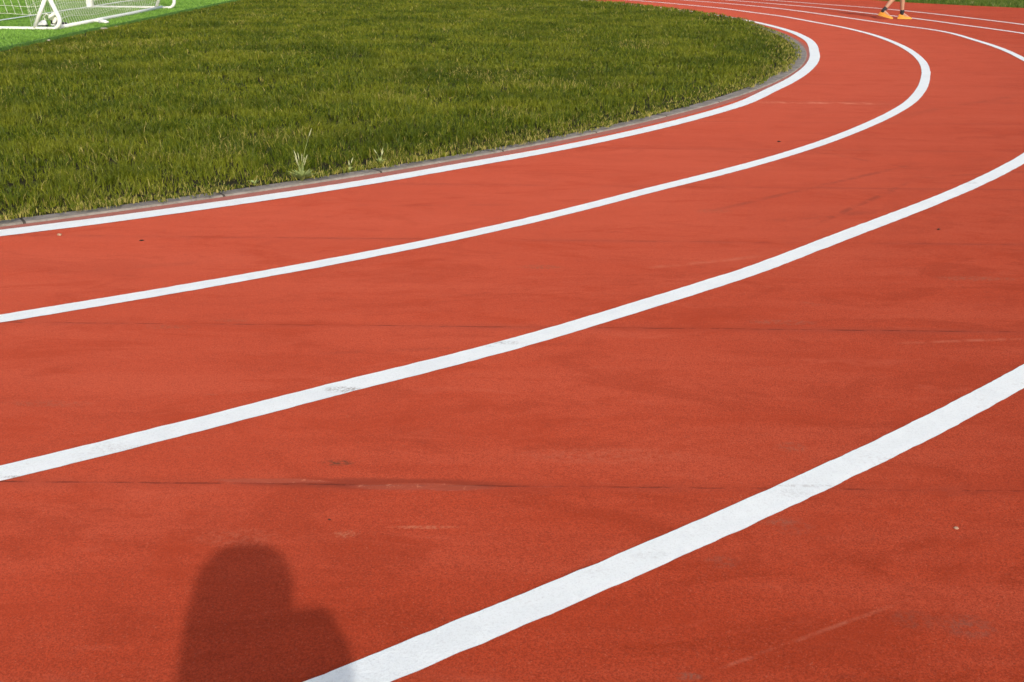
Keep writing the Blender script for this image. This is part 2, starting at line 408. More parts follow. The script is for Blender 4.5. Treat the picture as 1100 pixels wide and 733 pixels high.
def make_turf():
    t = NT('artificial_turf')
    v = t.scaled((1, 1, .2))
    c = t.mix(t.ss(t.noise(2.0, 4, .6, t.scaled((1, .5, 1))), .35, .65), (.13, .28, .04), (.16, .33, .055))
    c = t.mix(t.ss(t.noise(60, 3, .7, v), .42, .68, 0, .75), c, (.035, .13, .025))
    return t.fin(c, .75, t.bump(t.noise(110, 3, .8, v), .02), .25)

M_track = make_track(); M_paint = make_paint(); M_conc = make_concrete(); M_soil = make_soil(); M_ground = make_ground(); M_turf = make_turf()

# ------------------------------------------------------------------ the ground
g = MB().add([(-900, -900, -.075), (900, -900, -.075), (900, 900, -.075), (-900, 900, -.075)], [(0, 1, 2, 3)]).build('ground', M_ground, smooth=False)
tag(g, kind='structure')

# running track: a slab around the field; the curve gets its own outer edge
P, N = path(lambda th: np.full_like(th, R1), .5)
thp = np.degrees(np.arctan2(N[:, 1], N[:, 0]))
ro = out_rad(thp) - R1
cols = [-.20, 1.5, 3.5, 5.5]
rows = []
n = len(P)
rows.append(np.hstack([P + N * -.20, np.full((n, 1), -.07)]))
for c in cols: rows.append(np.hstack([P + N * c, np.zeros((n, 1))]))
rows.append(np.hstack([P + N * ro[:, None], np.zeros((n, 1))])); rows.append(np.hstack([P + N * ro[:, None], np.full((n, 1), -.07)]))
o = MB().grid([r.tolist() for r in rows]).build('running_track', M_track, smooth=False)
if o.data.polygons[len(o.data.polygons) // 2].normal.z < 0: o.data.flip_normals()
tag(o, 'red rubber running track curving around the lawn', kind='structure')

LINE_LAB = {
 1: 'innermost white lane line, hugging the grey kerb of the lawn',
 2: 'second white lane line out from the lawn kerb',
 3: 'third white lane line from the lawn, crossing the middle of the picture',
 4: 'widest looking white lane line, running out through the bottom edge of the picture',
 5: 'outermost white lane line, a thin stripe nearest the far grass verge',
}
for k in range(1, 6):
    P, N = path(lambda th, k=k: rad_line(k, th), .05)
    n = len(P); wd = .122 if k == 1 else .09
    def wig(amp):
        a = rng.normal(size=n); b = np.convolve(a, np.ones(3) / 3, 'same'); c = np.convolve(rng.normal(size=n), np.ones(61) / 61, 'same') * 6
        return amp * (b * .9 + c)
    strip('lane_line', P, N, -wd / 2 + wig(.0016), wd / 2 + wig(.0016), .003, M_paint, label=LINE_LAB[k], kind='structure')

# kerb round the lawn
P, N = path(lambda th: np.full_like(th, R1), .5)
thk = np.degrees(np.arctan2(N[:, 1], N[:, 0]))
ko = np.interp(thk, [-90, -55, -45, -36, -20, 90], [-.155, -.155, -.150, -.150, -.115, -.112])
strip('kerb', P, N, -.262, ko, .009, M_conc, thick=.08, label='low grey concrete kerb between the lawn and the track', kind='structure')

# soil of the lawn inside the kerb, right of the pitch
XT = -6.115
ang0 = math.acos((XT - CX) / (R1 - .26))
arc = [(CX + (R1 - .262) * math.cos(a), CY + (R1 - .262) * math.sin(a)) for a in np.linspace(-ang0, ang0, 140)]
def slab(name, outline, z, depth, mat, **k):
    n = len(outline); vs = [(x, y, z) for x, y in outline] + [(x, y, z - depth) for x, y in outline]
    fs = [tuple(range(n))] + [(i, i + n, (i + 1) % n + n, (i + 1) % n) for i in range(n)]
    o = MB().add(vs, fs).build(name, mat, smooth=False); return tag(o, **k)
slab('lawn_soil', arc, .004, .07, M_soil, kind='structure')

# synthetic pitch left of the lawn, its cut edge a little ragged
XE = -6.235
xa = CX - 60
ys = np.arange(CY - 14.6, CY + 14.6, .06)
edge = [(XE + .018 * math.sin(y * 2.1) * math.sin(y * .7) + random.gauss(0, .005), y) for y in ys if abs(y - CY) < math.sqrt((R1 - .27) ** 2 - (XE - CX) ** 2) - .02]
arc_t = []; a1 = math.acos((XE - CX) / (R1 - .27))
top = [(CX + (R1 - .27) * math.cos(a), CY + (R1 - .27) * math.sin(a)) for a in np.linspace(a1, math.pi / 2, 30)]
bot = [(CX + (R1 - .27) * math.cos(a), CY + (R1 - .27) * math.sin(a)) for a in np.linspace(-math.pi / 2, -a1, 30)]
slab('artificial_turf', [(xa, bot[0][1])] + bot + edge + top + [(xa, top[-1][1])], .02, .09, M_turf, label='bright green synthetic pitch behind the lawn', kind='structure')
gl = MB()
yy = np.linspace(CY - 13, CY + 13, 60); gl.grid([[(-8.20, y, .046) for y in yy], [(-8.12, y, .046) for y in yy]])
tag(gl.build('pitch_line', M_paint, smooth=False), 'white painted goal line on the bright green pitch', kind='structure')

M_gap_shade = simple('gap_shade', (.022, .017, .010), .95, .4, 25, .1, .02)  # soil of the turf-edge gap, near black to paint in the shade there
so = MB().grid([[(XE - .3, y, -.052) for y in yy], [(XT + .3, y, -.052) for y in yy]]).build('gap_shade_strip', M_gap_shade, smooth=False)
tag(so, 'narrow soil gap between the synthetic pitch and the lawn, its shade painted in', kind='structure')

# short pile of the synthetic turf near the camera side, as real tufts
def blades(name, XY, Z, H, Wd, mat, lean=.45, attr=None, bend=.5):
    n = len(XY)
    az = rng.uniform(0, 2 * math.pi, n); la = rng.uniform(0, 2 * math.pi, n); lm = np.abs(rng.normal(0, lean, n))
    s = np.stack([np.cos(az), np.sin(az)], 1) * (Wd / 2)[:, None]
    L = np.stack([np.cos(la), np.sin(la)], 1)
    up1 = H * .55; off1 = L * (H * .55 * np.minimum(lm, 1.2) * .55)[:, None]
    off2 = L * (H * np.minimum(lm, 1.6))[:, None]; up2 = H * np.cos(np.minimum(lm, 1.3) * bend)
    V = np.zeros((n, 5, 3), np.float32)
    V[:, 0, :2] = XY - s; V[:, 1, :2] = XY + s; V[:, 0, 2] = V[:, 1, 2] = Z
    V[:, 2, :2] = XY + off1 + s * .8; V[:, 3, :2] = XY + off1 - s * .8; V[:, 2, 2] = V[:, 3, 2] = Z + up1
    V[:, 4, :2] = XY + off2; V[:, 4, 2] = Z + up2
    b = (np.arange(n) * 5)[:, None]
    loops = (b + np.array([0, 1, 2, 3, 3, 2, 4])[None]).ravel(); st = ((np.arange(n) * 7)[:, None] + np.array([0, 4])[None]).ravel()
    me = mesh_np(name, V.reshape(-1, 3), loops, st)
    A = me.attributes.new('blade', 'FLOAT_COLOR', 'POINT')
    rgba = np.ones((n, 5, 4), np.float32); rgba[:, :, 0] = rng.uniform(0, 1, n)[:, None]; rgba[:, :, 1] = (attr if attr is not None else np.zeros(n))[:, None]
    rgba[:, :, 2] = np.array([0, 0, .55, .55, 1])[None]
    A.data.foreach_set('color', rgba.ravel())
    return link(name, me, mat)

def value_noise(x, y, cell, seed):
    r = np.random.default_rng(seed); G = r.uniform(0, 1, (256, 256)); u = x / cell + 100; v = y / cell + 100
    i = np.floor(u).astype(int); j = np.floor(v).astype(int); fu = u - i; fv = v - j; fu = fu * fu * (3 - 2 * fu); fv = fv * fv * (3 - 2 * fv)
    a = G[i % 256, j % 256]; b = G[(i + 1) % 256, j % 256]; c = G[i % 256, (j + 1) % 256]; d = G[(i + 1) % 256, (j + 1) % 256]
    return (a * (1 - fu) + b * fu) * (1 - fv) + (c * (1 - fu) + d * fu) * fv

def grass_mat(name, dark, mid, yel, dry, transl=.24):
    t = NT(name); a = t.node('ShaderNodeAttribute', attribute_name='blade'); q = t.node('ShaderNodeSeparateColor'); t.l.new(a.outputs['Color'], q.inputs[0])
    r, d = q.outputs[0], q.outputs[1]
    c = t.mix(t.ss(r, 0, .6), dark, mid); c = t.mix(t.ss(r, .6, 1), c, yel)
    patchn = t.noise(1.1, 4, .65); c = t.mix(t.ss(patchn, .42, .64, 0, .55), c, yel)
    patch2 = t.noise(.8, 3, .6, t.scaled((1, 1, 0), (9, 5, 0))); c = t.mix(t.ss(patch2, .46, .64, 0, .5), c, dark)
    c = t.mix(t.math('GREATER_THAN', d, .5), c, dry)
    t.fin(c, .5, None, .22)
    tr = t.node('ShaderNodeBsdfTranslucent'); t.put(tr.inputs[0], c)
    ms = t.node('ShaderNodeMixShader'); ms.inputs[0].default_value = transl
    t.l.new(t.b.outputs[0], ms.inputs[1]); t.l.new(tr.outputs[0], ms.inputs[2]); t.l.new(ms.outputs[0], t.out.inputs[0])
    return t.m
M_grass = grass_mat('grass_blades', (.036, .062, .003), (.098, .140, .006), (.225, .240, .018), (.38, .33, .09))
M_grass2 = grass_mat('verge_blades', (.055, .115, .012), (.095, .170, .02), (.15, .20, .03), (.35, .31, .14))
M_pile = grass_mat('turf_pile', (.12, .25, .035), (.20, .38, .055), (.27, .48, .09), (.1, .25, .05), .25)

def scatter(inside, x0, x1, y0, y1, dens, dmax, cell=1.):
    """random points whose density depends on the distance to the viewer"""
    out = []
    for x in np.arange(x0, x1, cell):
        for y in np.arange(y0, y1, cell):
            d = math.hypot(x + cell / 2, y + cell / 2)
            if d > dmax: continue
            m = int(dens(d) * cell * cell)
            p = np.stack([rng.uniform(x, x + cell, m), rng.uniform(y, y + cell, m)], 1); out.append(p)
    p = np.vstack(out); return p[inside(p[:, 0], p[:, 1])]

def lawn_in(x, y):
    r = np.hypot(x - CX, y - CY); th = np.degrees(np.arctan2(y - CY, x - CX))
    over = (value_noise(x, y, .35, 3) - .5) * .05 + (value_noise(x, y, .08, 4) - .5) * .075
    lim = R1 + over + np.interp(th, [-90, -56, -46, -42, -34, -10, 0, 8], [-.172, -.168, -.150, -.155, -.205, -.205, -.20, -.12])
    e = XT - .01 + (value_noise(x, y, .2, 5) - .5) * .07
    return (r < lim) & (x > e)
def clump(pts, m, spread):
    d = np.hypot(pts[:, 0], pts[:, 1]); n = len(pts)
    q = np.repeat(pts, m, 0); sp = np.repeat(spread * np.maximum(1, d / 6) ** .5, m)[:, None]
    return q + rng.normal(size=q.shape) * sp
pts = np.vstack([clump(scatter(lawn_in, -6.4, 4.6, 2.5, 32, lambda d: 520 * min(1, (5.5 / d)) ** 1.1, 40), 9, .010),
                 scatter(lawn_in, -6.4, 4.6, 2.5, 32, lambda d: 1700 * min(1, (5.5 / d)) ** 1.1, 40)])
pts = pts[lawn_in(pts[:, 0], pts[:, 1])]
d = np.hypot(pts[:, 0], pts[:, 1]); r = np.hypot(pts[:, 0] - CX, pts[:, 1] - CY)
hn = value_noise(pts[:, 0], pts[:, 1], .55, 6) * .45 + value_noise(pts[:, 0], pts[:, 1], .12, 7) * .55
thl = np.degrees(np.arctan2(pts[:, 1] - CY, pts[:, 0] - CX))
edgef = np.clip((R1 - .25 - r + np.clip(thl / 6, 0, 1) * .45) / .45, 0, 1); edgef2 = np.clip((pts[:, 0] - XT) / .25, .35, 1)
Hh = (.014 + .066 * hn ** 1.3 + rng.uniform(0, .026, len(pts))) * (.42 + .58 * edgef) * edgef2
Wd = .0042 * np.maximum(1, d / 5.5) ** .85 * rng.uniform(.6, 1.3, len(pts))
pd = .018 + .36 * (1 - edgef) ** 1.5 + .12 * (value_noise(pts[:, 0], pts[:, 1], .9, 8) > .8)
dry = (rng.uniform(0, 1, len(pts)) < pd).astype(float)
rr = np.hypot(pts[:, 0] - CX, pts[:, 1] - CY)
Z = np.where(rr > R1 - .26, .024, .003)
o = blades('lawn_grass', pts, Z, Hh, Wd, M_grass, attr=dry, lean=.68)
tag(o, 'olive green mown lawn inside the curve of the track', 'grass', kind='stuff')
print('lawn blades', len(pts))

def verge_in(x, y):
    r = np.hypot(x - CX, y - CY); th = np.degrees(np.arctan2(y - CY, x - CX))
    return r > out_rad(th) - .03 + (value_noise(x, y, .4, 9) - .5) * .12
pts = scatter(verge_in, 4, 24, 17, 40, lambda d: 480, 42)
th = np.degrees(np.arctan2(pts[:, 1] - CY, pts[:, 0] - CX)); rr = np.hypot(pts[:, 0] - CX, pts[:, 1] - CY)
pts = pts[rr < out_rad(th) + 6]
hn = value_noise(pts[:, 0], pts[:, 1], .5, 16)
o = blades('verge_grass', pts, np.full(len(pts), -.07), .11 + .07 * hn, rng.uniform(.012, .026, len(pts)), M_grass2, attr=(rng.uniform(0, 1, len(pts)) < .05).astype(float))
tag(o, 'brighter green grass beyond the outer edge of the track', 'grass', kind='stuff')

def pile_in(x, y):
    e = XE + .018 * np.sin(y * 2.1) * np.sin(y * .7)
    return (x < e - .022) & (np.abs(x + 8.16) > .045) & (np.hypot(x - CX, y - CY) < R1 - .3)
pts = scatter(pile_in, -11, -6.1, 10, 30, lambda d: 2600 * (14 / max(d, 14)), 30)
o = blades('turf_pile', pts, np.full(len(pts), .018), rng.uniform(.018, .034, len(pts)), rng.uniform(.004, .008, len(pts)) * 1.5, M_pile, lean=.6)
tag(o, 'bright green synthetic pile of the pitch behind the goal', 'artificial grass', kind='stuff')

# ------------------------------------------------------------------ plants on the lawn's edge
M_weed = simple('weed_leaf', (.33, .40, .14), .6, .3, 30); M_straw = simple('seed_head', (.42, .44, .24), .8, .2, 60)
def weed(x, y, s, stems, leaves, lab, seed):
    rd = random.Random(seed); root = empty('weed', (x, y, .004), label=lab, cat='weed')
    lf = MB(); st = MB()
    for i in range(leaves):
        a = rd.uniform(0, 6.28); L = s * rd.uniform(.3, .75); ln = rd.uniform(.3, 1.3); wq = .0052 * rd.uniform(.7, 1.3)
        q = Vector((math.cos(a), math.sin(a), 0)); sd = Vector((-q.y, q.x, 0)); ro = []
        for k in range(6):
            u = k / 5; p = q * (L * ln * u ** 1.3) + Vector((0, 0, L * (u - .45 * ln * u * u * .8)))
            ww = wq * (1 - u) ** .6 + .0003; ro.append([p - sd * ww, p + Vector((0, 0, -ww * .5)), p + sd * ww])
        lf.grid(ro)
    for i in range(stems):
        a = rd.uniform(0, 6.28); L = s * rd.uniform(.75, 1.15) * (2.1 if i == 0 and stems > 4 else 1); ln = rd.uniform(.08, .35)
        if i == 0: a = .3; ln = .22
        q = Vector((math.cos(a), math.sin(a), 0)); pp = [q * (L * ln * (k / 6) ** 1.9) + Vector((0, 0, L * k / 6)) for k in range(7)]
        st.tube(pp, [.0012 - .0006 * k / 6 for k in range(7)], 5)
        e = pp[-1]; dd = (pp[-1] - pp[-2]).normalized(); hl = .032 * rd.uniform(.7, 1.2)
        hd = MB().tube([e - dd * hl * .3, e, e + dd * hl * .5, e + dd * hl], [.0010, .0032, .0028, .0006], 6); hd.build('seed_head', M_straw, root)
    lf.build('leaf_clump', M_weed, root); 
    if stems: st.build('stem', M_weed, root)
    return root
def edge_pt(th, dr): return CX + (R1 + dr) * math.cos(R(th)), CY + (R1 + dr) * math.sin(R(th))
weed(-1.19, 5.74, .125, 12, 130, 'pale bushy weed with upright seed stalks at the lawn edge, one stalk twice as tall', 3)
x, y = edge_pt(-48.1, -.27); weed(x, y, .055, 2, 22, 'small straw coloured weed low on the lawn edge, just right of the tall weed', 5)
x, y = edge_pt(-47.0, -.36); weed(x, y, .065, 3, 22, 'small spindly weed with pale tips a step right of the tall weed', 8)
x, y = edge_pt(-50.4, -.30); weed(x, y, .07, 0, 18, 'low weed with long arching blades just left of the tall weed', 12)

# ------------------------------------------------------------------ little things lying on the track
M_stone = simple('pale_stone', (.42, .26, .17), .9, .2, 90); M_dark = simple('dark_stone', (.035, .02, .015), .9, .2, 90)
def pebble(x, y, s, mat, lab, seed):
    rd = random.Random(seed); bm = bmesh.new(); bmesh.ops.create_icosphere(bm, subdivisions=3, radius=1)
    ph = [rd.uniform(0, 6) for _ in range(6)]
    for v in bm.verts:
        k = 1 + .18 * math.sin(3 * v.co.x + ph[0]) + .15 * math.sin(4 * v.co.y + ph[1]) + .1 * math.sin(6 * v.co.z + 5 * v.co.x + ph[2])
        v.co = Vector((v.co.x * s * 1.5 * k, v.co.y * s * .8 * k, v.co.z * s * .5 * k))
    me = bpy.data.meshes.new('pebble'); bm.to_mesh(me); bm.free(); me.polygons.foreach_set('use_smooth', [True] * len(me.polygons))
    o = link('pebble', me, mat); o.location = (x, y, s * .42); o.rotation_euler.z = rd.uniform(-.4, .4)
    tag(o, lab, 'pebble'); return o
pebble(1.042, 2.097, .0045, M_stone, 'tiny pale chip on the red track outside the bottom right lane line', 1)
pebble(-1.673, 4.494, .006, M_dark, 'small dark speck of grit on the inside lane, left of the picture', 2)
pebble(-2.075, 4.574, .009, M_stone, 'flat pale chip on the inside lane below the innermost line', 3)
pebble(2.042, 4.823, .006, M_dark, 'small dark speck of grit right of the third lane line', 4)
pebble(1.83, 7.15, .008, M_dark, 'dark crumb on the inside lane near the second lane line', 5)
pebble(-.425, 2.11, .0022, M_dark, 'tiny black crumb near the sealed patch on the nearest seam', 6)

# ------------------------------------------------------------------ the goal
M_white = simple('white_powder_coat', (.82, .83, .80), .4, .04, 5, .5)
M_net = simple('net_cord', (.74, .76, .66), .8, .1, 40, .2)
ZT = .02
goal = empty('football_goal', (-7.4, 18.1, ZT), label='white tube framed football goal with net standing on the bright green pitch', cat='football goal')
def G(mb, name, mat=M_white, smooth=True, parent=None):
    o = mb.build(name, mat, parent or goal, smooth)
    if parent is None: o.matrix_parent_inverse = Matrix.Translation(-goal.location)
    return o
YN, YF, GH, XM = 15.6, 20.75, 2.0, -8.14
def side(y, dx):
    pts = [(XM, y, ZT + .022), (-6.80 + dx, y, ZT + .022)]
    c = (-6.72 + dx, ZT + .022 + .12)
    for k in range(1, 8):
        a = -math.pi / 2 + (math.pi / 2 + .33) * k / 7; pts.append((c[0] + .125 * math.cos(a), y, c[1] + .125 * math.sin(a) - .0))
    x1, z1 = pts[-1][0], pts[-1][2]
    pts += [(x1 - .375 * .35, y, z1 + .35), (x1 - .36 * 1.0, y, z1 + 1.0), (-7.22 + dx, y, GH - .06), (-7.28 + dx, y, GH), (XM, y, GH)]
    f = MB().tube(pts[:2], .021, 10); G(f, 'base_bar')
    f = MB().tube(pts[1:], [.021, .023, .026, .029] + [.032] * (len(pts) - 5), 12); G(f, 'side_frame')
    s = MB().tube([(-6.975 + dx * 1.3, y, ZT + .03), (-6.72 + dx, y, .53)], .028, 10); G(s, 'strut')
side(YN, 0); side(YF, .07)
for y in (YN, YF):
    q = MB().box((XM - .005, y, GH / 2 + .03), (.12, .10, GH + .02)); o = G(q, 'goalpost', smooth=False)
    bv = o.modifiers.new('b', 'BEVEL'); bv.width = .02; bv.segments = 3
q = MB().box((XM - .005, (YN + YF) / 2, GH + .06), (.12, YF - YN + .1, .10)); o = G(q, 'crossbar', smooth=False)
bv = o.modifiers.new('b', 'BEVEL'); bv.width = .02; bv.segments = 3
G(MB().tube([(-6.655, YN + .04, ZT + .028), (-6.68, 17.5, ZT + .03), (-6.70, 19, ZT + .03), (-6.76, YF - .05, ZT + .03)], .029, 10), 'ground_bar')
G(MB().tube([(-7.25, YN, GH), (-7.2, YF, GH)], .026, 10), 'top_rail')
# nets: cords as thin tubes
def net(name, fn, nu, nv, r, diag=False):
    mb = MB()
    if diag:
        for i in range(-nv, nu + 1):
            for sgn in (0, 1):
                pl = []
                for k in range(nv + 1):
                    u = (i + k) / nu if sgn == 0 else (i + nv - k) / nu
                    if 0 <= u <= 1: pl.append(fn(u, k / nv))
                if len(pl) > 1: mb.tube(pl, r, 4, False)
    else:
        for i in range(nu + 1): mb.tube([fn(i / nu, k / nv) for k in range(nv + 1)], r, 4, False)
        for k in range(nv + 1): mb.tube([fn(i / nu, k / nv) for i in range(nu + 1)], r, 4, False)
    return G(mb, name, M_net)
def side_net(y):
    def fn(u, v):                       # u back -> front, v bottom -> top
        xb = -6.80 - .46 * v; x = xb + (XM - xb) * u
        sag = .245 - .07 * max(0, (u - .25)) * 1.3 - .02 * math.sin(u * 9)
        z = sag + (GH - sag) * v
        return (x - .05 * math.sin(6 * v) * u, y + .03 * math.sin(3 * u + 5 * v) * (1 - v), z)
    return fn
net('side_net', side_net(YN + .03), 12, 16, .0030)
net('side_net', side_net(YF - .03), 12, 16, .0030)
def back_net(u, v):
    y = YN + .12 + (YF - YN - .3) * u
    x = -6.70 - .5 * v - .04 * u; z0 = .05 + .02 * math.sin(u * 14)
    bag = math.sin(math.pi * min(1, v * 2.2)) if v < .45 else 0
    return (x - .05 * bag * math.sin(u * 5), y + .04 * math.sin(v * 7 + 3 * u), z0 + (GH - z0) * v)
net('back_net', back_net, 50, 20, .0025)
net('back_net', lambda u, v: (-7.05 - .22 * v - .25 * math.sin(math.pi * u) * (1 - v), YN + .1 + (YF - YN - .2) * u, .035 + .06 * abs(math.sin(u * 11)) + (GH - .1) * v), 50, 20, .0018)
kn = MB(); rd = random.Random(4)
for k in range(9):
    a = k * .7; kn.capsule((-6.70 + .02 * math.cos(a), YN + .05 * math.sin(a), .13 + .012 * k), .024, (-6.67 + .025 * math.cos(a + 1), YN + .03, .17 + .012 * k), .02, 8, 3)
kn.tube([(-6.69, YN, .20), (-6.78, YN + .01, .245), (-6.83, YN + .02, .20), (-6.80, YN, .16)], .008, 6)
G(kn, 'net_bundle', M_net)

# things on the turf by the goal
M_black = simple('black_leather', (.012, .013, .014), .5, .2, 30, .4); M_wt = simple('white_leather', (.72, .74, .73), .5, .06, 30, .4)
def shoe_mesh(L=.26, Wd=.09, H=.075, collar=.05, up=True):
    """an upper with toe box, vamp and open collar; x forward, origin under the heel"""
    rows = []
    for i in range(15):
        u = i / 14; x = L * u
        hw = Wd / 2 * (.62 + .38 * math.sin(math.pi * min(1, u * 1.15 + .05)) ** .8) * (1 - max(0, u - .82) ** 2 * 18)
        hw *= (1 if u > .04 else .6)
        hw = max(hw, .012)
        h = H * (1.15 - .2 * u) if u < .30 else H * (1.09 - 1.9 * (u - .30)) if u < .52 else H * (.672 - .25 * (u - .52)) if u < .86 else H * (.587 - 1.5 * (u - .86))
        if i == 0: h *= .75
        h = max(h, .012)
        ring = []
        for k in range(16):
            a = 2 * math.pi * k / 16; cz = math.sin(a); cx = math.cos(a)
            ring.append((x, hw * (abs(cx) ** .75) * (1 if cx >= 0 else -1) * (1 - .32 * max(0, cz)), .018 + (h - .018) * max(0, cz) ** .8 + (-.008 if cz < 0 else 0)))
        rows.append(ring)
    m = MB().grid(rows, closed=True); m.f.append(tuple(range(16))); m.f.append(tuple(range(14 * 16, 15 * 16)))
    s = MB(); out = []
    for side_ in (1, -1):
        for i in range(13):
            u = (i / 12 if side_ > 0 else 1 - i / 12); hw = (Wd / 2 + .003) * (.66 + .34 * math.sin(math.pi * min(1, u * 1.1 + .08)) ** .8) * (1 - max(0, u - .8) ** 2 * 16)
            out.append((L * (u * 1.03 - .015), side_ * max(hw, .006)))
    n_ = len(out); s.add([(x, y, 0.) for x, y in out] + [(x, y, .02 + .006 * (1 - min(1, x / L * 2))) for x, y in out], [tuple(range(n_)), tuple(range(n_, 2 * n_))] + [(i, (i + 1) % n_, (i + 1) % n_ + n_, i + n_) for i in range(n_)])
    return m, s
def loose_boot(x, y, rz, mu, ms, lab):
    root = empty('football_boot', (x, y, ZT + .004), label=lab, cat='boot', group='football boots left beside the goal frame'); root.rotation_euler.z = rz
    m, s = shoe_mesh(.24, .085, .085); m.build('upper', mu, root); s.build('sole', ms, root, smooth=False)
    t = MB()
    for k in range(3): t.box((.09 + .025 * k, 0, .078 - .011 * k), (.006, .05, .006))
    t.build('lace', M_black if mu is M_wt else M_wt, root)
loose_boot(-7.02, 16.12, R(160), M_wt, M_black, 'white boot with a black sole, nearer one of the two beside the goal strut')
loose_boot(-7.03, 16.30, R(25), M_black, M_wt, 'black boot with a white sole, farther one of the two beside the goal strut')

M_bag = simple('white_plastic', (.80, .82, .80), .35, .05, 8, .5)
def crumple(x, y, s, lab, name, cat, seed):
    rd = random.Random(seed); bm = bmesh.new(); bmesh.ops.create_icosphere(bm, subdivisions=4, radius=1); ph = [rd.uniform(0, 6) for _ in range(9)]
    for v in bm.verts:
        c = v.co.copy(); k = 1 + .22 * abs(math.sin(4 * c.x + ph[0] + 2 * c.y)) + .2 * abs(math.sin(5 * c.y + ph[1] + 3 * c.z)) - .25 * abs(math.sin(6 * c.z + 4 * c.x + ph[2]))
        v.co = Vector((c.x * s[0] * k, c.y * s[1] * k, max(-.9, c.z) * s[2] * k))
    me = bpy.data.meshes.new(name); bm.to_mesh(me); bm.free()
    o = link(name, me, M_bag); o.location = (x, y, ZT + s[2] * .85); tag(o, lab, cat); return o
crumple(-6.60, 17.10, (.06, .09, .035), 'crumpled white plastic bag against the rear ground bar of the goal', 'plastic_bag', 'plastic bag', 2)
bt = empty('plastic_bottle', (-6.42, 16.82, ZT + .032), label='small white plastic bottle lying on the turf behind the goal', cat='bottle'); bt.rotation_euler.z = R(-25)
b = MB().tube([(-.085, 0, 0), (-.08, 0, 0), (.03, 0, 0), (.05, 0, 0), (.06, 0, 0), (.072, 0, 0)], [.015, .03, .03, .024, .012, .012], 14); b.build('bottle_body', M_bag, bt)
MB().tube([(.072, 0, 0), (.09, 0, 0)], .015, 12).build('cap', simple('bottle_cap', (.7, .72, .72), .5), bt)
M_rub = simple('kerb_rubble', (.36, .33, .28), .95, .25, 40)
for (x, y, s_), lab in zip([(-6.10, 14.0, .018), (-6.10, 15.95, .026), (-6.08, 16.4, .015)], ['lump of pale rubble at the turf edge, left one', 'largest lump of pale rubble at the turf edge behind the goal', 'small lump of pale rubble right of the largest one at the turf edge']):
    o = pebble(x, y, s_, M_rub, lab, int(s_ * 1000)); o.name = 'rubble_lump'; tag(o, cat='rubble'); o.location.z = .012 + s_ * .3

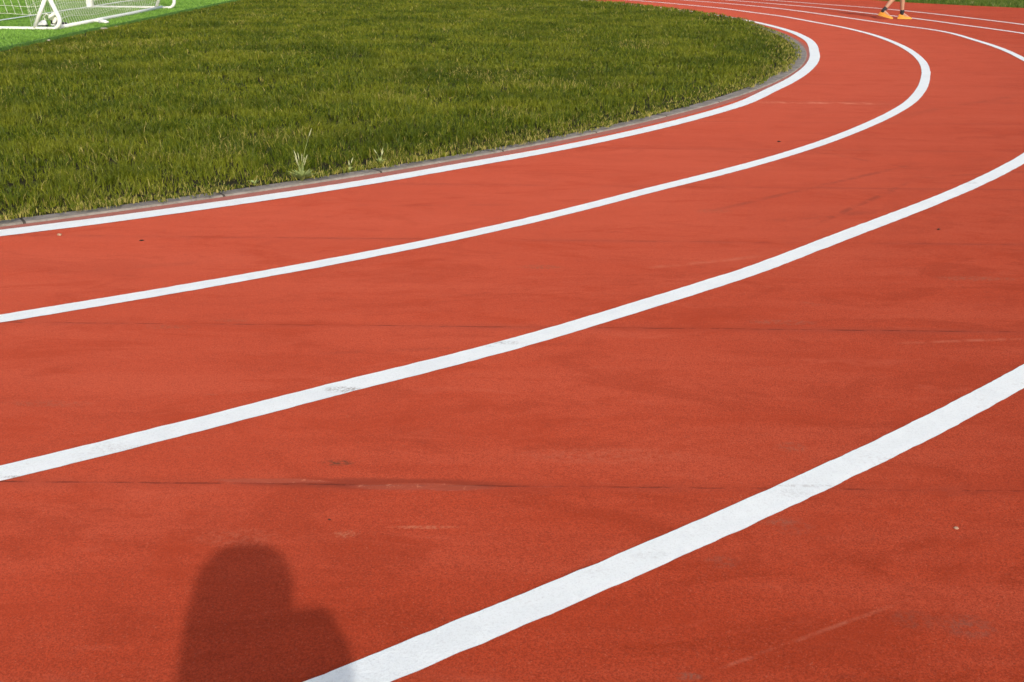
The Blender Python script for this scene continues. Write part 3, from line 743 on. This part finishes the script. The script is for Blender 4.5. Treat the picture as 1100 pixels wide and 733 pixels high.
# ------------------------------------------------------------------ people
M_skin = simple('skin', (.48, .26, .17), .55, .06, 12, .4, .0004)
M_sock = simple('dark_sock', (.035, .037, .04), .9, .2, 60, .2)
M_orange = simple('orange_shoe', (.72, .27, .03), .5, .08, 20, .4)
M_osole = simple('yellow_sole', (.75, .38, .06), .6, .06, 20, .3)
M_hair = simple('brown_hair', (.05, .03, .018), .7, .3, 120, .3)
M_shirt = simple('grey_shirt', (.20, .22, .25), .9, .1, 15, .2); M_shorts = simple('navy_shorts', (.02, .025, .05), .9, .15, 15, .2)
M_eye = simple('eye', (.7, .68, .66), .3, .02)
def V3(p): return Vector(p)
def person(lab, J, hip_w, k, head_dir, skin, shirt, short, shoes=None, socks=True, trousers=False, vox=.007, long_hair=False):
    """J: joints of the pose; k: overall thickness factor; every figure is one skin with garments over it"""
    root = empty('person', (J['pelvis'][0], J['pelvis'][1], 0), label=lab, cat='person')
    inv = Matrix.Translation(-root.location)
    b = MB(); P_ = {a: V3(v) for a, v in J.items()}
    fw = V3(head_dir).normalized(); upv = (P_['head'] - P_['neck']).normalized(); sd = fw.cross(upv).normalized()
    # trunk
    b.capsule(P_['pelvis'], .105 * k, P_['waist'], .095 * k); b.capsule(P_['waist'], .095 * k, P_['chest'], .115 * k)
    b.capsule(P_['chest'], .11 * k, P_['neck'] - upv * .03, .055 * k); b.capsule(P_['neck'] - upv * .04, .046 * k, P_['head'] - upv * .03, .045 * k)
    for s in 'LR':
        b.capsule(P_['chest'] + (P_['sho' + s] - P_['chest']) * .3, .08 * k, P_['sho' + s], .052 * k)
        b.capsule(P_['sho' + s], .047 * k, P_['elb' + s], .036 * k); b.capsule(P_['elb' + s], .036 * k, P_['wri' + s], .024 * k)
        b.capsule(P_['hip' + s], .082 * k, P_['kne' + s], .052 * k); 
        ca = P_['kne' + s].lerp(P_['ank' + s], .32); bk = -fw * .012
        b.capsule(P_['kne' + s], .050 * k, ca + bk, .050 * k); b.capsule(ca + bk, .050 * k, P_['ank' + s], .031 * k)
        tdir = V3(J['toe' + s]) - P_['ank' + s]; b.capsule(P_['ank' + s], .031 * k, P_['ank' + s] + tdir * .8, .022 * k)
        # hand: palm, four fingers, thumb
        wr = P_['wri' + s]; hd = V3(J['hnd' + s]).normalized(); pn = V3(J['pal' + s]).normalized(); ac = hd.cross(pn).normalized() * (1 if s == 'L' else -1)
        pm = wr + hd * .05 * k
        for q in (-1, 0, 1): b.capsule(wr + ac * q * .012 * k, .015 * k, wr + hd * .085 * k + ac * q * .024 * k, .013 * k)
        for i, ln in enumerate((.066, .076, .072, .056)):
            c0 = wr + hd * .088 * k + ac * (.030 - .020 * i) * k; c1 = c0 + (hd * .9 + pn * .3) * ln * .45 * k; c2 = c1 + (hd * .45 + pn * .9) * ln * .35 * k; c3 = c2 + (pn * .9 - hd * .15) * ln * .25 * k
            b.capsule(c0, .0088 * k, c1, .0082 * k, 8, 3); b.capsule(c1, .0082 * k, c2, .0076 * k, 8, 3); b.capsule(c2, .0076 * k, c3, .0068 * k, 8, 3)
        t0 = wr + hd * .03 * k + ac * .026 * k; t1 = t0 + (ac * .7 + hd * .6 + pn * .3) * .038 * k; t2 = t1 + (hd * .8 + pn * .5) * .03 * k
        b.capsule(t0, .013 * k, t1, .0095 * k, 8, 3); b.capsule(t1, .0095 * k, t2, .008 * k, 8, 3)
    # head
    rot = Matrix((sd, fw, upv)).transposed(); hc = P_['head'] + upv * .045 * k
    b.ellipsoid(hc + upv * .02, (.072, .088, .10), rot=rot); b.ellipsoid(hc - upv * .045 + fw * .02, (.052, .062, .065), rot=rot)
    b.capsule(hc + fw * .082 + upv * .012, .009, hc + fw * .102 - upv * .02, .013, 8, 3)
    b.capsule(hc + fw * .080 - upv * .052 - sd * .018, .008, hc + fw * .080 - upv * .052 + sd * .018, .008, 8, 3)
    b.capsule(hc + fw * .066 - upv * .088, .018, hc + fw * .07 - upv * .088, .018, 8, 3)
    for q in (-1, 1):
        b.ellipsoid(hc + sd * q * .074 - fw * .008, (.010, .018, .030), 10, 8, rot)
        b.capsule(hc + fw * .078 + sd * q * .018 + upv * .032, .009, hc + fw * .07 + sd * q * .042 + upv * .030, .008, 8, 3)
    o = b.fused('body', skin, root, vox, 3); o.matrix_parent_inverse = inv
    for q in (-1, 1):
        e = MB().ellipsoid(hc + fw * .079 + sd * q * .029 + upv * .008, (.012, .008, .007), 10, 8, rot)
        o = e.build('eye', M_eye, root); o.matrix_parent_inverse = inv
    h = MB(); h.ellipsoid(hc + upv * .040 - fw * .016, (.084, .094, .092), rot=rot); h.ellipsoid(hc - fw * .045 - upv * .02, (.070, .055, .075), rot=rot)
    if long_hair:
        h.v = [tuple(hc + V3(((V3(v) - hc).x * 1.24, (V3(v) - hc).y * 1.1, (V3(v) - hc).z * 1.1))) for v in h.v]
        for q in (-1, 0, 1): h.capsule(hc - fw * .035 + sd * q * .058, .046, hc - fw * .04 + sd * q * .060 - upv * .14, .036)
    for i in range(60):
        a = random.uniform(0, 6.28); q = random.uniform(.1, 1.25); dv = sd * math.cos(a) * math.sin(q) + fw * math.sin(a) * math.sin(q) + upv * math.cos(q)
        c = hc + upv * .040 - fw * .016 + dv * .082; h.capsule(c, .012, c + dv * .012 + V3((random.gauss(0, .01), random.gauss(0, .01), -.012)), .006, 8, 3)
    o = h.fused('hair', M_hair, root, .006, 2); o.matrix_parent_inverse = inv
    # shirt
    g_ = .014; c = MB(); c.capsule(P_['pelvis'] + V3((0, 0, .0)), .112 * k + g_, P_['waist'], .10 * k + g_); c.capsule(P_['waist'], .10 * k + g_, P_['chest'], .12 * k + g_)
    c.capsule(P_['chest'], .112 * k + g_, P_['neck'] - upv * .055, .055 * k + g_)
    for s in 'LR':
        c.capsule(P_['chest'] + (P_['sho' + s] - P_['chest']) * .3, .085 * k + g_, P_['sho' + s], .052 * k + g_); c.capsule(P_['sho' + s], .050 * k + g_, P_['sho' + s].lerp(P_['elb' + s], .62), .045 * k + g_)
    if long_hair: c.capsule(V3((0, -.2, 1.08)), .07, V3((.075, -.15, 1.09)), .060); c.capsule(P_['chest'] + V3((.05, .03, .02)), .10, V3((.11, -.09, 1.02)), .068)  # extra lumps under the shirt, added to fill out the figure's cast shadow
    o = c.fused('shirt', shirt, root, .010, 3); o.matrix_parent_inverse = inv
    c = MB(); fr = 1. if trousers else .62
    for s in 'LR':
        c.capsule(P_['pelvis'], .112 * k + .006, P_['hip' + s], .088 * k + g_); c.capsule(P_['hip' + s], .086 * k + g_, P_['hip' + s].lerp(P_['kne' + s], fr), .062 * k + g_)
        if trousers: c.capsule(P_['kne' + s], .058 * k + g_, P_['ank' + s] + V3((0, 0, .03)), .038 * k + g_)
    o = c.fused('trousers' if trousers else 'shorts', short, root, .010, 3); o.matrix_parent_inverse = inv
    for s in 'LR':
        an = P_['ank' + s]; toe = V3(J['toe' + s]); dr = (P_['kne' + s] - an).normalized()
        if not trousers:
            q = MB().tube([an - dr * .045, an, an + dr * .035, an + dr * .062, an + dr * .066], [.034, .0375, .0375, .038, .034], 14); o = q.build('sock', M_sock, root); o.matrix_parent_inverse = inv
        td = toe - an; flat = V3((td.x, td.y, 0)).normalized()
        heel = V3(J['heel' + s]) if 'heel' + s in J else V3((an.x, an.y, 0)) - flat * .06
        L = (toe - heel).length; f = (toe - heel).normalized(); sy = V3((0, 0, 1)).cross(f).normalized(); sz = f.cross(sy)
        m_, s_ = shoe_mesh(L, .085, .070)
        Mx = Matrix((f, sy, sz)).transposed().to_4x4(); Mx.translation = heel
        for nm, mm, mt in (('shoe', m_, shoes[0]), ('sole', s_, shoes[1])):
            mm.v = [tuple(Mx @ V3(v)) for v in mm.v]
            if nm == 'shoe': so = mm.build(nm, mt, root); so.matrix_parent_inverse = inv
            else: x_ = mm.build(nm, mt, so, smooth=False)
    return root
# the walker far out on the curve, of whom the picture shows the feet and shins
W = dict(pelvis=(7.11, 20.11, .80), waist=(7.12, 20.11, .93), chest=(7.14, 20.11, 1.08), neck=(7.15, 20.11, 1.22), head=(7.17, 20.11, 1.32),
         shoL=(7.13, 20.26, 1.17), shoR=(7.14, 19.96, 1.17), elbL=(7.20, 20.32, .95), elbR=(7.05, 19.91, .96), wriL=(7.34, 20.29, .80), wriR=(7.08, 19.88, .76),
         hndL=(.5, 0, -.8), hndR=(.15, 0, -1), palL=(0, -1, 0), palR=(0, 1, 0),
         hipL=(7.10, 20.18, .78), hipR=(7.11, 20.04, .78), kneL=(7.075, 20.17, .43), kneR=(7.15, 20.05, .42),
         ankL=(6.845, 20.13, .145), ankR=(7.185, 20.10, .10), toeL=(6.985, 20.0, .004), toeR=(7.345, 20.03, .004), heelL=(6.775, 20.16, .06), heelR=(7.12, 20.11, .004))
person('person in bright orange trainers and short dark socks walking across the far lanes', W, .1, .86, (1, -.1, 0), M_skin, M_shirt, M_shorts, (M_orange, M_osole))
# the photographer, seen only as a shadow in the near corner
C = dict(pelvis=(-.02, -.34, .66), waist=(-.02, -.30, .80), chest=(.0, -.24, .96), neck=(-.01, -.21, 1.11), head=(.006, -.185, 1.218),
         shoL=(-.13, -.24, .98), shoR=(.15, -.20, 1.10), elbL=(-.16, -.12, .86), elbR=(.130, -.06, 1.148), wriL=(-.055, -.06, 1.10), wriR=(.035, -.07, 1.165),
         hndL=(.15, .05, .9), hndR=(-.2, .02, .9), palL=(.9, 0, -.3), palR=(-.9, 0, -.3),
         hipL=(-.12, -.34, .64), hipR=(.08, -.34, .64), kneL=(-.20, -.06, .42), kneR=(.16, -.06, .42), ankL=(-.22, -.34, .09), ankR=(.18, -.34, .09),
         toeL=(-.25, -.12, .004), toeR=(.22, -.12, .004))
person('photographer crouching behind the viewpoint, whose head and shoulder shadow falls on the red track', C, .1, 1.0, (0, 1, -.2), M_skin, M_shirt, M_shorts, (M_black, M_wt), trousers=True, vox=.008, long_hair=True)
cm = empty('handheld_camera', (-.015, -.075, 1.255), label='small black camera held up in front of the photographer\'s face', cat='camera'); cm.rotation_euler.x = -PITCH
o = MB().box((0, -.012, 0), (.11, .035, .07)).build('camera_body', M_black, cm, smooth=False); bv = o.modifiers.new('b', 'BEVEL'); bv.width = .008; bv.segments = 3
MB().tube([(0, .010, 0), (0, .045, 0), (0, .046, 0)], [.030, .030, .026], 20).build('camera_lens', M_black, cm)
